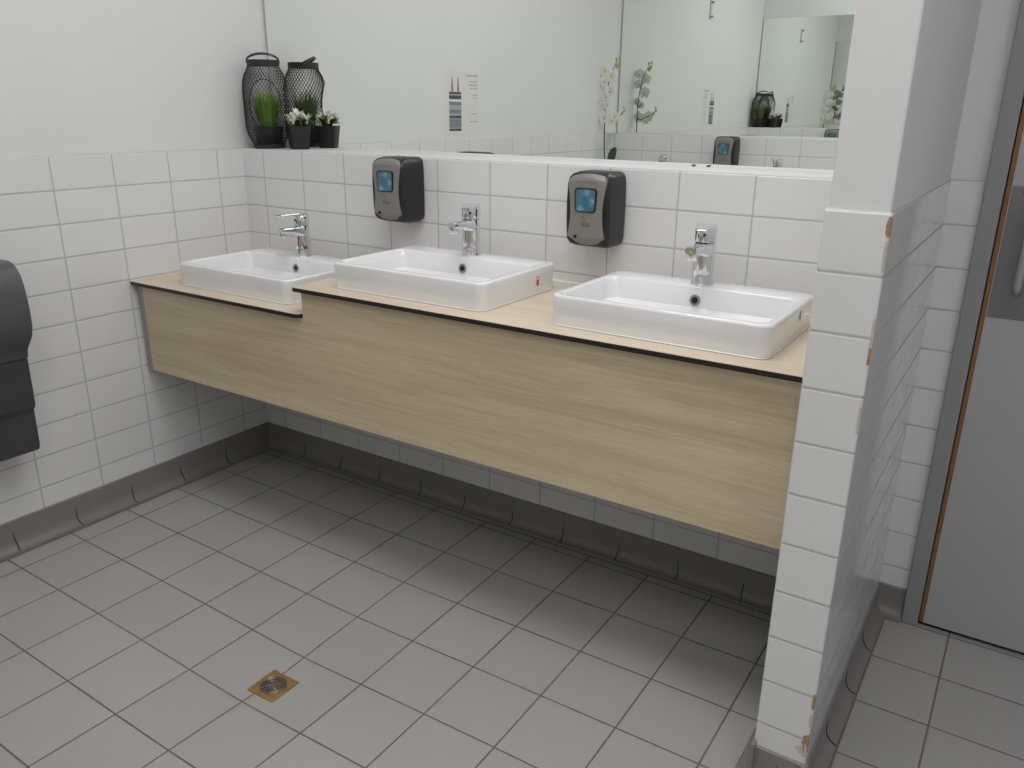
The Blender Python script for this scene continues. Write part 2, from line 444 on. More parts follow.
# ---------------------------------------------------------------- mirrors
def make_mirror(y, s, x1, label):
    m = obj('mirror', bx(.003, x1, *( (y - .004, y + .0055) if s < 0 else (y - .0055, y + .004)), H + .0010, MT), [M['mirror'], M['mirror_edge']])
    for p in m.data.polygons:
        p.material_index = 0 if abs(p.normal.y) > .5 else 1
    return tag(m, label, 'mirror')
mb = make_mirror(YM, -1, XP0 + .004, 'wide frameless wall mirror above the tiled ledge, behind the wire lantern and small pots')
make_mirror(YMF, 1, XP0 + .004, 'greenish frameless mirror on the opposite wall, seen only as a reflection')
# small flat brown spots on the glass along the lower edge
for x, w_ in ((1.684, .013), (1.727, .012)):
    bm = bmesh.new(); k = 9; yy = YM - .0046
    vs = [bm.verts.new((x + math.cos(2 * PI * i / k) * w_ * random.uniform(.4, 1), yy, H + .0050 + math.sin(2 * PI * i / k) * .0035)) for i in range(k)]
    bm.faces.new(vs); ob = obj('edge_spot', bm, M['spot_brown'], mb)

# ---------------------------------------------------------------- vanity: panel + counters
YC, YPF = -.512, -.495
Z1, Z2 = .772, .849
XS = .800     # step
CT = .0125
panel = empty('vanity_panel', (0, 0, 0))
bm = bmesh.new()
# stepped front board
pr = [(.036, .462), (XP0, .462), (XP0, Z2 - CT), (XS, Z2 - CT), (XS, Z1 - CT), (.036, Z1 - CT)]
extrude_profile(bm, pr, 'Y', YPF, YPF + .013)
fb = obj('front_board', bm, [M['oak'], M['core']], panel)
bm = bmesh.new(); box(bm, XS, XS + .013, YPF + .013, -.001, Z1, Z2 - CT); obj('step_board', bm, M['oak'], panel)
bm = bmesh.new(); box(bm, .012, .036, YPF - .001, YPF + .016, .460, Z1 - CT); obj('end_strip', bm, M['steel_strip'], panel, bevel=.002)
for x in (.04, .775, 1.5, 2.19): obj('bracket', bx(x, x + .02, YPF + .013, -.002, .60, Z1 - CT - .001), M['steel_strip'], panel)
tag(panel, 'long light oak panel hung under the counter, with a step down at its left end', 'panel')

def counter(name, x0, x1, z, label, notch=None):
    t = empty(name, (0, 0, 0))
    bm = bmesh.new()
    r = .018
    L = []
    for zz in (z - CT, z - .0012):
        pts = [(x0, -.001, zz), (x0, YC, zz)] if notch != 'l' else [(x0, -.001, zz)]
        if notch == 'l':
            for i in range(6):
                a = PI + PI / 2 * i / 5; pts.append((x0 + .010 + .010 * math.cos(a), YC + .010 + .010 * math.sin(a), zz))
        if notch == 'r':
            for i in range(6):
                a = 1.5 * PI + PI / 2 * i / 5; pts.append((x1 - r + r * math.cos(a), YC + r + r * math.sin(a), zz))
        else: pts.append((x1, YC, zz))
        pts.append((x1, -.001, zz)); L.append(pts)
    loft(bm, L); core = obj('core_slab', bm, M['core'], t)
    bm = bmesh.new()
    top = [[(p[0], p[1] , z - .0012) for p in L[0]], [(p[0], p[1], z) for p in L[0]]]
    loft(bm, top); obj('laminate_top', bm, M['oak_top'], t)
    bm = bmesh.new(); tube(bm, [(x0 + .002, -.004, z + .001), (x1 - .002, -.004, z + .001)], .005, 8); obj('sealant_bead', bm, M['sealant'], t, smooth=60)
    return tag(t, label, 'counter')
counter('counter', .0015, XS - .001, Z1, 'lower pale wood counter with black edge, against the left wall', 'r')
counter('counter', XS - .022, XP0 - .0015, Z2, 'long pale wood counter with thick black edge, running to the tiled partition', 'l')

# ---------------------------------------------------------------- basins
BW, BH = .520, .0735
BY0, BY1 = -.452, -.082
def make_basin():
    t = empty('washbasin', (0, 0, 0))
    bm = bmesh.new(); hx = BW / 2; n = 7
    y0, y1 = BY0, BY1
    L = [rrect(-hx + .007, hx - .007, y0 + .007, y1 - .007, .022, 0, n),
         rrect(-hx + .003, hx - .003, y0 + .003, y1 - .003, .025, .003, n),
         rrect(-hx + .001, hx - .001, y0 + .001, y1 - .001, .028, BH * .55, n),
         rrect(-hx, hx, y0, y1, .028, BH - .007, n),
         rrect(-hx + .001, hx - .001, y0 + .001, y1 - .001, .027, BH - .003, n),
         rrect(-hx + .004, hx - .004, y0 + .004, y1 - .004, .025, BH - .0004, n),
         rrect(-hx + .007, hx - .007, y0 + .007, y1 - .007, .023, BH, n)]
    iy1 = y1 - .082
    L += [rrect(-hx + .013, hx - .013, y0 + .013, iy1, .028, BH, n),
          rrect(-hx + .016, hx - .016, y0 + .016, iy1 - .002, .027, BH - .0012, n),
          rrect(-hx + .019, hx - .019, y0 + .019, iy1 - .004, .027, BH - .005, n),
          rrect(-hx + .022, hx - .022, y0 + .022, iy1 - .006, .03, BH - .025, n),
          rrect(-hx + .028, hx - .028, y0 + .028, iy1 - .010, .036, BH - .052, n),
          rrect(-hx + .055, hx - .055, y0 + .055, iy1 - .03, .04, BH - .062, n),
          rrect(-.06, .06, -.33, -.24, .04, BH - .0665, n),
          rrect(-.022, .022, -.307, -.263, .0218, BH - .068, n)]
    loft(bm, L, True, True)
    obj('bowl', bm, M['ceramic'], t, smooth=50)
    # overflow on the rear wall of the bowl
    oy = iy1 - .0075; oz = BH - .034
    R = Matrix.Rotation(PI / 2 - .12, 4, 'X')
    bm = bmesh.new()
    lathe(bm, [(.0075, .000), (.0125, .000), (.0138, .0018), (.0128, .0034), (.0085, .0034), (.0075, .002), (.0075, 0)], 24, (-.006, oy, oz), cap=False, M4=R)
    ov = obj('overflow_ring', bm, M['ring_grey'], t, smooth=50)
    bm = bmesh.new(); lathe(bm, [(.0097, 0), (.0097, .0012)], 20, (-.006, oy, oz), M4=R); obj('overflow_hole', bm, M['hole'], ov)
    bm = bmesh.new(); lathe(bm, [(.021, 0), (.021, .002), (.017, .004), (.004, .005)], 24, (0, -.285, BH - .0685)); obj('waste', bm, M['chrome'], t, smooth=40)
    # sealant bead at the foot
    bm = bmesh.new(); pts = rrect(-hx + .005, hx - .005, y0 + .005, y1 - .005, .024, .0012, n)
    loops = []
    m = len(pts)
    for i in range(m):
        a = Vector(pts[i - 1]); b = Vector(pts[(i + 1) % m]); p = Vector(pts[i]); tdir = (b - a).normalized(); nn = Vector((tdir.y, -tdir.x, 0))
        loops.append([p + nn * (.0035 * math.cos(q)) + Vector((0, 0, .0026 * math.sin(q))) for q in (0, PI / 3, 2 * PI / 3, PI, 1.5 * PI)])
    loops.append(loops[0]); loft(bm, loops, False, False)
    obj('sealant_bead', bm, M['sealant'], t, smooth=60)
    return t
def copy_tree(o, parent=None):
    c = o.copy(); C.objects.link(c); c.parent = parent
    for ch in list(o.children): copy_tree(ch, c)
    return c
basin = make_basin()
GB = 'washbasins on the oak counter'
bx_c = (.435, 1.136, 1.846)
basins = []
for i, (x, z, lab) in enumerate(((bx_c[0], Z1, 'white rectangular washbasin on the lower counter beside the left wall'),
                                 (bx_c[1], Z2, 'white rectangular washbasin in the middle, with a small red sticker on its side'),
                                 (bx_c[2], Z2, 'white rectangular washbasin nearest the tiled partition, under the right soap dispenser and tap'))):
    o = basin if i == 0 else copy_tree(basin)
    o.location = (x, 0, z + .0005); tag(o, lab, 'washbasin', GB); basins.append(o)
def sticker(b, y, z, w=.012, h=.026):
    hx = BW / 2
    bm = bmesh.new(); box(bm, hx - .0006, hx + .0006, y - w, y + w, z - h * .7, z + h * .62)
    s = obj('sticker', bm, M['ceramic'], b); s['label'] = 'small red and white sticker'
    bm = bmesh.new()
    box(bm, hx + .0006, hx + .0012, y - w * .62, y + w * .5, z - h * .45, z + h * .22)
    obj('red_mark', bm, M['red'], s)
    bm = bmesh.new(); box(bm, hx + .0006, hx + .0011, y - w * .8, y + w * .8, z + h * .42, z + h * .50)
    obj('print_line', bm, M['silver_print'], s)
sticker(basins[1], -.188, .036)
# on the right basin the sticker is half rubbed away
bm = bmesh.new(); hx = BW / 2
vs = [bm.verts.new((hx + .0006, -.222 + a, .043 + b)) for a, b in ((-.004, .014), (.004, .017), (.003, .005), (.0065, .0), (.001, -.010), (-.001, -.002), (-.005, .002))]
bm.faces.new(vs); s = obj('sticker', bm, M['clay'], basins[2]); s['label'] = 'remains of a red sticker'

# ---------------------------------------------------------------- taps (origin at foot, spout towards -y)
def make_tap(lever_turn=0.0):
    t = empty('tap', (0, 0, 0))
    bm = bmesh.new()
    lathe(bm, [(.0275, 0), (.0285, .002), (.0275, .005), (.0265, .03), (.0255, .07), (.0258, .100), (.0245, .1035)], 32)
    body = obj('body', bm, M['chrome'], t, smooth=40)
    # spout: rounded section running forward, drooping slightly
    bm = bmesh.new(); loops = []
    for k, (y, zc, hw, hh) in enumerate(((-.004, .084, .0250, .0190), (-.024, .088, .0230, .0160), (-.048, .092, .0195, .0120), (-.070, .094, .0170, .0100), (-.088, .0945, .0160, .0095), (-.096, .094, .0142, .0075))):
        loops.append([(hw * math.copysign(abs(math.cos(a)) ** .6, math.cos(a)), y, zc + hh * math.copysign(abs(math.sin(a)) ** .6, math.sin(a))) for a in [2 * PI * i / 20 for i in range(20)]])
    loft(bm, loops); sp = obj('spout', bm, M['chrome'], t, smooth=50)
    bm = bmesh.new(); lathe(bm, [(.0118, -.0165), (.0125, -.015), (.0130, 0), (.0125, .006)], 20, (0, -.084, .088)); ae = obj('aerator', bm, M['chrome'], sp, smooth=40)
    bm = bmesh.new(); lathe(bm, [(.009, -.0172), (.009, -.0166)], 16, (0, -.084, .088)); obj('aerator_mesh', bm, M['chrome_dark'], ae)
    # head with flat lever
    hd = empty('lever', (0, 0, 0), lever_turn); hd.parent = t
    bm = bmesh.new(); lathe(bm, [(.0235, .1035), (.0262, .1055), (.0268, .112), (.0268, .132), (.0255, .138), (.022, .1415), (.010, .143)], 32)
    obj('head', bm, M['chrome'], hd, smooth=40)
    bm = bmesh.new(); loops = []
    for y, z, hw, th in ((.018, .1425, .016, .003), (0, .1440, .0262, .0045), (-.03, .1450, .0240, .0045), (-.06, .1455, .0185, .0040), (-.09, .1455, .0155, .0032), (-.104, .1450, .0145, .0026), (-.108, .1445, .0125, .0014)):
        loops.append([(hw * math.copysign(abs(math.cos(a)) ** .5, math.cos(a)), y, z + th * math.copysign(abs(math.sin(a)) ** .7, math.sin(a))) for a in [2 * PI * i / 16 for i in range(16)]])
    loft(bm, loops); obj('lever_plate', bm, M['chrome'], hd, smooth=50)
    bm = bmesh.new(); lathe(bm, [(.0042, 0), (.0042, .0012), (.001, .0016)], 14, (0, -.0262, .124), M4=Matrix.Rotation(PI / 2, 4, 'X'))
    obj('temperature_dot', bm, M['chrome_dark'], hd)
    return t
# the lever Empty must stay two levels deep at most: bake it into parts of the tap
def finish_tap(t):
    lv = [c for c in t.children if c.name.startswith('lever') and c.type == 'EMPTY'][0]
    m = lv.matrix_basis.copy()
    kids = list(lv.children)
    head = [k for k in kids if k.name.startswith('head')][0]
    for k in kids: k.data.transform(m)
    head.parent = t
    for k in kids:
        if k is not head: k.parent = head
    bpy.data.objects.remove(lv)
    head.name = 'lever_head'
    return t
TY = -.128
taps = []
for x, z, turn, lab in ((bx_c[0] - .012, Z1, 0, 'chrome lever tap on the left basin, its lever pointing forward'),
                        (bx_c[1] - .006, Z2, .5, 'chrome lever tap on the middle basin between the two soap dispensers'),
                        (bx_c[2] - .008, Z2, .22, 'chrome lever tap on the right basin, closest to the partition')):
    t = finish_tap(make_tap(turn)); t.location = (x, TY, z + BH + .0005)
    tag(t, lab, 'tap', 'taps on the washbasins'); taps.append(t)

# ---------------------------------------------------------------- soap dispensers
def make_dispenser():
    """Origin at the wall, bottom centre; the front faces -y."""
    t = empty('soap_dispenser', (0, 0, 0))
    w, d, h = .118, .098, .182
    bm = bmesh.new()
    loops = []
    # side silhouette: rows up the height, each a rounded rectangle in x,y
    for z, yf, hw, yb in ((-.001, -.045, .034, -.004), (.003, -.066, .046, -.002), (.010, -.082, .054, 0), (.022, -.090, .058, 0), (.06, -.092, .059, 0), (.11, -.093, .0592, 0),
                      (.155, -.092, .058, 0), (.170, -.088, .056, 0), (.178, -.078, .052, 0), (.1825, -.062, .044, -.003)):
        loops.append([(p[0], p[1], z) for p in rrect(-hw, hw, yf, yb, min(.010, hw * .3), 0, 5)])
    loft(bm, loops); obj('housing', bm, M['blk'], t, smooth=40)
    # silver cover: hourglass outline, bulging forward
    def halfw(v):   # v 0 bottom .. 1 top
        return .0508 - .0075 * math.sin(PI * min(1, max(0, (v - .06) / .80))) ** 1.2 - (.0 if v < .93 else (v - .93) * .12)
    bm = bmesh.new(); rows = 26; cols = 14; front = []; back = []
    for i in range(rows + 1):
        v = i / rows; hw = halfw(v); fr, bk = [], []
        for j in range(cols + 1):
            u = -1 + 2 * j / cols
            z = .010 + .170 * v
            if v > .5: z -= .006 * (u * u) * ((v - .5) * 2) ** 3
            else: z += .013 * (u * u) * ((.5 - v) * 2) ** 3
            y = -.0925 - .0045 * (1 - u * u) - .002 * math.sin(PI * v)
            if v > .9: y += .008 * ((v - .9) / .1) ** 2
            if v < .1: y += .010 * ((.1 - v) / .1) ** 2
            fr.append(bm.verts.new((u * hw, y, z))); bk.append(bm.verts.new((u * hw, y + .008, z)))
        front.append(fr); back.append(bk)
    for i in range(rows):
        for j in range(cols):
            bm.faces.new((front[i][j], front[i][j + 1], front[i + 1][j + 1], front[i + 1][j]))
            bm.faces.new((back[i][j], back[i + 1][j], back[i + 1][j + 1], back[i][j + 1]))
        bm.faces.new((front[i][0], front[i + 1][0], back[i + 1][0], back[i][0]))
        bm.faces.new((front[i][-1], back[i][-1], back[i + 1][-1], front[i + 1][-1]))
    for j in range(cols):
        bm.faces.new((front[0][j], back[0][j], back[0][j + 1], front[0][j + 1]))
        bm.faces.new((front[-1][j], front[-1][j + 1], back[-1][j + 1], back[-1][j]))
    cover = obj('cover', bm, M['silver'], t, smooth=45); cover['label'] = 'silver grey hourglass cover'
    # window with dark rim
    def patch(x0, x1, z0, z1, r, y0, y1, taper=0, n=5):
        b = bmesh.new()
        def ring(yy, g=0):
            return [(p[0] * (1 + taper * (p[1] - z0) / (z1 - z0)), yy, p[1]) for p in rrect(x0 - g, x1 + g, z0 - g, z1 + g, r + g, 0, n)]
        loft(b, [ring(y0), ring(y1)]); return b
    win_rim = obj('window_rim', patch(-.0275, .0275, .0900, .1475, .009, -.094, -.1004, .10), M['blk'], cover)
    obj('window', patch(-.0245, .0245, .0930, .1445, .007, -.0950, -.1010, .10), M['blue'], t, smooth=30)['label'] = 'blue soap window'
    # icon of a hand under a drop, small unreadable caption, brand line
    bm = bmesh.new()
    for a in (-1, 1): pass
    y0, y1 = -.0960, -.0996
    box(bm, -.008, -.003, y1, y0, .073, .083); box(bm, -.0065, -.0045, y1, y0, .083, .089); box(bm, -.002, .001, y1, y0, .070, .075)
    obj('hand_icon', bm, M['silver_print'], cover)
    bm = bmesh.new(); x = -.010
    for row, zz in enumerate((.064, .0605, .057)):
        x = -.011
        while x < .012:
            wd = random.uniform(.0012, .003); box(bm, x, x + wd, y1, y0, zz, zz + .0015); x += wd + .0009
    obj('caption', bm, M['silver_print'], cover)
    bm = bmesh.new(); x = -.024
    while x < .022:
        wd = random.uniform(.0016, .0034); box(bm, x, x + wd, -.0980, -.0950, .1605, .1630); x += wd + .001
    obj('brand_line', bm, M['silver_print'], cover)
    bm = bmesh.new(); lathe(bm, [(.0042, 0), (.0042, .006), (.003, .007)], 14, (-.026, -.0930, .030), M4=Matrix.Rotation(PI / 2, 4, 'X'))
    obj('sensor_eye', bm, M['hole'], cover)
    for o in [t] + list(t.children) + [g for c_ in t.children for g in c_.children]:
        if o.type == 'MESH': o.data.transform(Matrix.Diagonal((1.10, 1.20, 1.10, 1)))
    return t
disp = make_dispenser()
GD = 'automatic soap dispensers on the tiled walls'
for i, (x, y, z, rz, lab) in enumerate(((.796, -.0005, .984, 0, 'black and silver soap dispenser on the tiles between the left and middle taps'),
                                        (1.497, -.0005, .973, 0, 'black and silver soap dispenser on the tiles between the middle and right taps'),
                                        (.838, YF + .0005, .984, PI, 'soap dispenser on the opposite wall, seen small in the mirror'))):
    o = disp if i == 0 else copy_tree(disp)
    o.location = (x, y, z); o.rotation_euler = (0, 0, rz); tag(o, lab, 'soap dispenser', GD)

# ---------------------------------------------------------------- opposite side (seen in the mirror only)
t = empty('counter', (0, 0, 0))
obj('core_slab', bx(.0015, XP0 - .0015, YF + .001, YF + .512, Z2 - CT, Z2 - .0012), M['core'], t)
obj('laminate_top', bx(.0015, XP0 - .0015, YF + .001, YF + .512, Z2 - .0012, Z2), M['oak_top'], t)
tag(t, 'pale wood counter on the opposite side of the room, below the reflected dispenser', 'counter')
obj_p = obj('front_board', bx(.02, XP0, YF + .482, YF + .495, .462, Z2 - CT), M['oak'], t)
for x, lab_b, lab_t in ((.458, 'white washbasin opposite, next to the white orchid in the mirror', 'chrome tap seen in the mirror, just right of the white orchid'),
                        (1.17, 'white washbasin opposite, further from the white orchid in the mirror', 'chrome tap seen in the mirror, right of the reflected soap dispenser')):
    o = copy_tree(basin); o.location = (x, YF, Z2 + .0005); o.rotation_euler = (0, 0, PI); tag(o, lab_b, 'washbasin', 'washbasins opposite')
    o = copy_tree(taps[0]); o.location = (x, YF - TY, Z2 + BH + .0005); o.rotation_euler = (0, 0, PI); tag(o, lab_t, 'tap', 'taps opposite')

# ---------------------------------------------------------------- towel dispenser on the left wall
t = empty('towel_dispenser', (0, 0, 0))
Ya, Yb = -1.30, -.95
up_ = [(.0005, .640), (.0005, .921), (.155, .921), (.176, .916), (.190, .904), (.205, .885), (.2135, .855), (.218, .82), (.2205, .785), (.218, .745), (.208, .715), (.190, .692), (.168, .668), (.160, .640)]
lo_ = [(.0005, .345), (.0005, .640), (.156, .640), (.1535, .590), (.151, .500), (.147, .488), (.136, .478), (.1345, .440), (.132, .370), (.127, .352), (.115, .345)]
bm = bmesh.new(); extrude_profile(bm, up_, 'Y', Ya, Yb); obj('upper_cover', bm, M['dark_grey2'], t, smooth=35, bevel=.006, seg=3)
bm = bmesh.new(); extrude_profile(bm, lo_, 'Y', Ya, Yb); obj('lower_tray', bm, M['dark_grey'], t, smooth=35, bevel=.005, seg=3)
bm = bmesh.new(); lathe(bm, [(.008, 0), (.008, .004), (.006, .005)], 16, (.152, -.968, .655), M4=Matrix.Rotation(PI / 2, 4, 'Y')); obj('lock', bm, M['blk'], t)
tag(t, 'large dark grey curved towel dispenser on the left wall, cut by the picture edge', 'towel dispenser')

# ---------------------------------------------------------------- poster on left wall (seen in the mirror)
t = empty('poster', (0, 0, 0))
x0 = -PL + .0004
obj('sheet', bx(x0, x0 + .0006, -1.205, -.935, 1.205, 1.50), M['poster'], t)
x1 = x0 + .0006
def stripe(z0, z1, m, name='picture_band', ya=-1.058, yb=-.958):
    return obj(name, bx(x1, x1 + .0004, ya, yb, z0, z1), M[m], t)
pic = obj('picture', bx(x1, x1 + .0003, -1.058, -.958, 1.222, 1.405), M['print_grey'], t)
for z0, z1, m in ((1.395, 1.405, 'print_dark'), (1.372, 1.388, 'print_dark'), (1.344, 1.358, 'print_blue'), (1.305, 1.322, 'print_blue'), (1.282, 1.294, 'print_dark'), (1.238, 1.278, 'print_blue'), (1.222, 1.233, 'print_dark')):
    b = bmesh.new(); box(b, x1 + .0003, x1 + .0007, -1.057, -.959, z0, z1); obj('picture_band', b, M[m], pic)
b = bmesh.new(); box(b, x1 + .0003, x1 + .0007, -1.057, -.959, 1.360, 1.370); obj('picture_band', b, M['paper'], pic)
for y in (-1.032, -.984):
    b = bmesh.new(); vs = [b.verts.new(p) for p in ((x1 + .0005, y - .010, 1.407), (x1 + .0005, y + .010, 1.407), (x1 + .0005, y + .003, 1.475), (x1 + .0005, y - .003, 1.475))]
    b.faces.new(vs); obj('brown_figure', b, M['print_brown'], pic)
for z, w_, h_ in ((1.478, .10, .010), (1.452, .06, .006), (1.436, .075, .006), (1.420, .06, .006), (1.300, .06, .005), (1.262, .06, .006), (1.39, .05, .004), (1.375, .05, .004)):
    b = bmesh.new(); y = -1.195
    while y < -1.195 + w_:
        wd = random.uniform(.004, .012); box(b, x1, x1 + .0004, y, y + wd, z, z + h_); y += wd + .003
    obj('text_line', b, M['faint'], t)
tag(t, 'pale poster with a striped blue grey picture and faint text, seen in the mirror', 'poster')
# little bracket high on the left wall
t = empty('wall_bracket', (0, 0, 0))
obj('back_plate', bx(-PL, -.002, -1.235, -1.195, 2.02, 2.16), M['back_pale'], t, bevel=.002)
for z in (2.03, 2.135):
    obj('hook', bx(-.002, .018, -1.225, -1.205, z, z + .014), M['frame_grey'], t, bevel=.002)
tag(t, 'small grey bracket high on the left wall, seen only in the mirror', 'bracket')

# ---------------------------------------------------------------- floor drain
t = empty('floor_drain', (1.134, -.983, fz(1.139, -.983) + .0035), .02)
bm = bmesh.new(); box(bm, -.044, .044, -.044, .044, -.008, .0018)
obj('brass_plate', bm, M['brass'], t, bevel=.0012)
bm = bmesh.new(); lathe(bm, [(.033, .002), (.033, .0035), (.0305, .0045), (.0285, .0035), (.0285, .002)], 36, cap=False); obj('rim', bm, M['grate'], t, smooth=40)
bm = bmesh.new(); lathe(bm, [(.0285, .0018), (.0285, .0026)], 32); obj('sump', bm, M['hole'], t)
bm = bmesh.new()
for r in (.0245, .0165, .0085):
    loops = []
    for i in range(33):
        a = 2 * PI * i / 32
        loops.append([((r + q[0]) * math.cos(a), (r + q[0]) * math.sin(a), .0032 + q[1]) for q in ((-.0017, 0), (0, .0009), (.0017, 0), (0, -.0009))])
    loft(bm, loops, False, False)
for k in range(8):
    a = PI * k / 8 + .1
    tube(bm, [(-.0285 * math.cos(a), -.0285 * math.sin(a), .0032), (.0285 * math.cos(a), .0285 * math.sin(a), .0032)], .0013, 5)
obj('grate', bm, M['grate'], t)
tag(t, 'small square brass floor drain with a round grate in the grey tiles', 'drain')

# ---------------------------------------------------------------- wire lantern
LX, LY = .0805, .060
ZL = H
t = empty('wire_lantern', (LX, LY, ZL))
prof = [(.054, .0), (.055, .014), (.061, .028), (.072, .048), (.0775, .075), (.0785, .15), (.0785, .205), (.0755, .232), (.068, .256), (.059, .272), (.054, .284), (.054, .300)]
def rz_(z):
    for (r0, z0), (r1, z1) in zip(prof, prof[1:]):
        if z0 <= z <= z1:
            f = (z - z0) / (z1 - z0); f = f * f * (3 - 2 * f) if 0 else f
            return r0 + (r1 - r0) * f
    return prof[-1][0]
A0 = math.atan2(-2.12, 2.45) - .05       # opening direction
HC, HA, HB = .150, .74, .087      # centre height, half angle, half height
def inside(a, z):
    da = (a - A0 + PI) % (2 * PI) - PI
    return (da / HA) ** 2 + ((z - HC) / HB) ** 2 < 1
bm = bmesh.new(); NS = 38; ST = 44
for s in (-1, 1):
    for k in range(NS):
        run = []
        for i in range(ST + 1):
            z = .012 + (.286 - .012) * i / ST
            a = 2 * PI * k / NS + s * 2.35 * i / ST
            if inside(a, z):
                if len(run) > 1: tube(bm, run, .00105, 3)
                run = []
            else:
                r = rz_(z); run.append((r * math.cos(a), r * math.sin(a), z))
        if len(run) > 1: tube(bm, run, .00105, 3)
obj('wire_mesh', bm, M['blk_matt'], t)
bm = bmesh.new()
lathe(bm, [(.0545, .283), (.0565, .283), (.0568, .302), (.0550, .303), (.0540, .301), (.0540, .284), (.0545, .283)], 40, cap=False); obj('top_ring', bm, M['blk_matt'], t, smooth=40)
bm = bmesh.new()
lathe(bm, [(.001, .0), (.055, .0), (.056, .002), (.056, .016), (.0545, .016), (.054, .003), (.001, .003)], 40, cap=False); obj('base_tray', bm, M['blk_matt'], t, smooth=40)
bm = bmesh.new(); pts = []
for i in range(41):
    q = 2 * PI * i / 40; a = A0 + HA * math.cos(q); z = HC + HB * math.sin(q); r = rz_(z) + .0005
    pts.append((r * math.cos(a), r * math.sin(a), z))
tube(bm, pts, .0019, 6, cap=False); obj('opening_rim', bm, M['blk_matt'], t, smooth=60)
c = Vector((math.cos(A0 + .05), math.sin(A0 + .05), 0)); hvec = Vector((-c.y, c.x, 0))
bm = bmesh.new(); loops = []
for i in range(25):
    q = PI * i / 24
    p = hvec * (-.0575 * math.cos(q)) + (c * .046 + Vector((0, 0, .026))) * math.sin(q) + Vector((0, 0, .296))
    tdir = (hvec * (.0575 * math.sin(q)) + (c * .046 + Vector((0, 0, .026))) * math.cos(q)).normalized()
    nn = (c * .026 * -1 + Vector((0, 0, .046))).normalized(); rad = tdir.cross(nn).normalized()
    loops.append([p + nn * a_ + rad * b_ for a_, b_ in ((.0045, .0008), (.0045, -.0008), (-.0045, -.0008), (-.0045, .0008))])
loft(bm, loops); obj('handle', bm, M['blk_matt'], t, smooth=30)
tag(t, 'black wire mesh lantern with a hoop handle on the ledge in the left corner', 'lantern')

def tapered_pot(bm, w0, w1, h, r=.01):
    L = [rrect(-w0, w0, -w0, w0, r, 0, 4), rrect(-w1, w1, -w1, w1, r, h * .86, 4), rrect(-w1 - .001, w1 + .001, -w1 - .001, w1 + .001, r + .001, h * .87, 4),
         rrect(-w1 - .001, w1 + .001, -w1 - .001, w1 + .001, r + .001, h, 4), rrect(-w1, w1, -w1, w1, r, h, 4), rrect(-w1 + .002, w1 - .002, -w1 + .002, w1 - .002, r, h * .9, 4)]
    loft(bm, L)
def blade(bm, x, y, z, az, lean, ln, w, curve=1.4, n=5, fold=.15, mi=0):
    d = Vector((math.cos(az), math.sin(az), 0)); s = Vector((-d.y, d.x, 0)); prev = None
    for i in range(n + 1):
        f = i / n; a = lean * (f ** curve)
        p = Vector((x, y, z)) + d * (math.sin(lean * f) * ln * f) + Vector((0, 0, math.cos(a) * ln * f))
        hw = w * (math.sin(PI * min(1, .25 + .75 * f)) ** .8 if f < 1 else 0) + .0001
        row = [bm.verts.new(p - s * hw), bm.verts.new(p + d * hw * fold), bm.verts.new(p + s * hw)]
        if prev:
            for k in range(2): bm.faces.new((prev[k], prev[k + 1], row[k + 1], row[k])).material_index = mi
        prev = row
# grass plant inside the lantern
t = empty('grass_plant', (LX + .002, LY, ZL + .0035), .3)
bm = bmesh.new(); tapered_pot(bm, .034, .040, .074, .009); obj('pot', bm, M['pot'], t, smooth=40)
obj('soil', bx(-.034, .034, -.034, .034, .060, .066), M['soil'], t)
bm = bmesh.new()
for k in range(300):
    a = random.uniform(0, 2 * PI); r = .031 * math.sqrt(random.random())
    blade(bm, r * math.cos(a), r * math.sin(a), .060, a + random.uniform(-.6, .6), random.uniform(.02, .45), random.uniform(.085, .155), random.uniform(.0013, .0024))
obj('grass_blades', bm, M['grass'], t, smooth=80)
tag(t, 'tuft of green grass in a black pot inside the wire lantern', 'potted plant')

# white flower pot
t = empty('flower_pot', (.213, .083, ZL + .0003), -.5)
bm = bmesh.new(); tapered_pot(bm, .029, .037, .080, .007); obj('pot', bm, M['pot'], t, smooth=40)
obj('soil', bx(-.033, .033, -.033, .033, .066, .072), M['soil'], t)
bm = bmesh.new()
for k in range(46):
    a = 2 * PI * k / 46 * 5.1; blade(bm, .012 * math.cos(a), .012 * math.sin(a), .072, a, random.uniform(.75, 1.4), random.uniform(.040, .066), random.uniform(.0045, .0075), 1.2, 5, .35)
obj('leaves', bm, M['leaf'], t, smooth=80)
bm = bmesh.new()
for k in range(16):
    a = 2 * PI * k / 16 * 3.1; blade(bm, .01 * math.cos(a), .01 * math.sin(a), .078, a, random.uniform(.6, 1.0), random.uniform(.03, .05), .005, 1.2, 5, .35)
obj('young_leaves', bm, M['leaf_light'], t, smooth=80)
for (fx, fy, fzz, s) in ((.0, .0, .093, 1.25), (.026, -.024, .087, 1.0), (-.022, .016, .088, .95), (.012, .028, .087, .9), (-.016, -.026, .086, .9)):
    bm = bmesh.new()
    for k in range(12):
        a = 2 * PI * k / 12 + random.uniform(-.2, .2)
        blade(bm, fx, fy, fzz, a, random.uniform(.25, 1.3), .044 * s * random.uniform(.8, 1.2), .0058 * s, 1.1, 5, .3)
    obj('flower', bm, M['petal'], t, smooth=80)
tag(t, 'small square black pot with cream white star flowers on the ledge beside the lantern', 'potted plant')

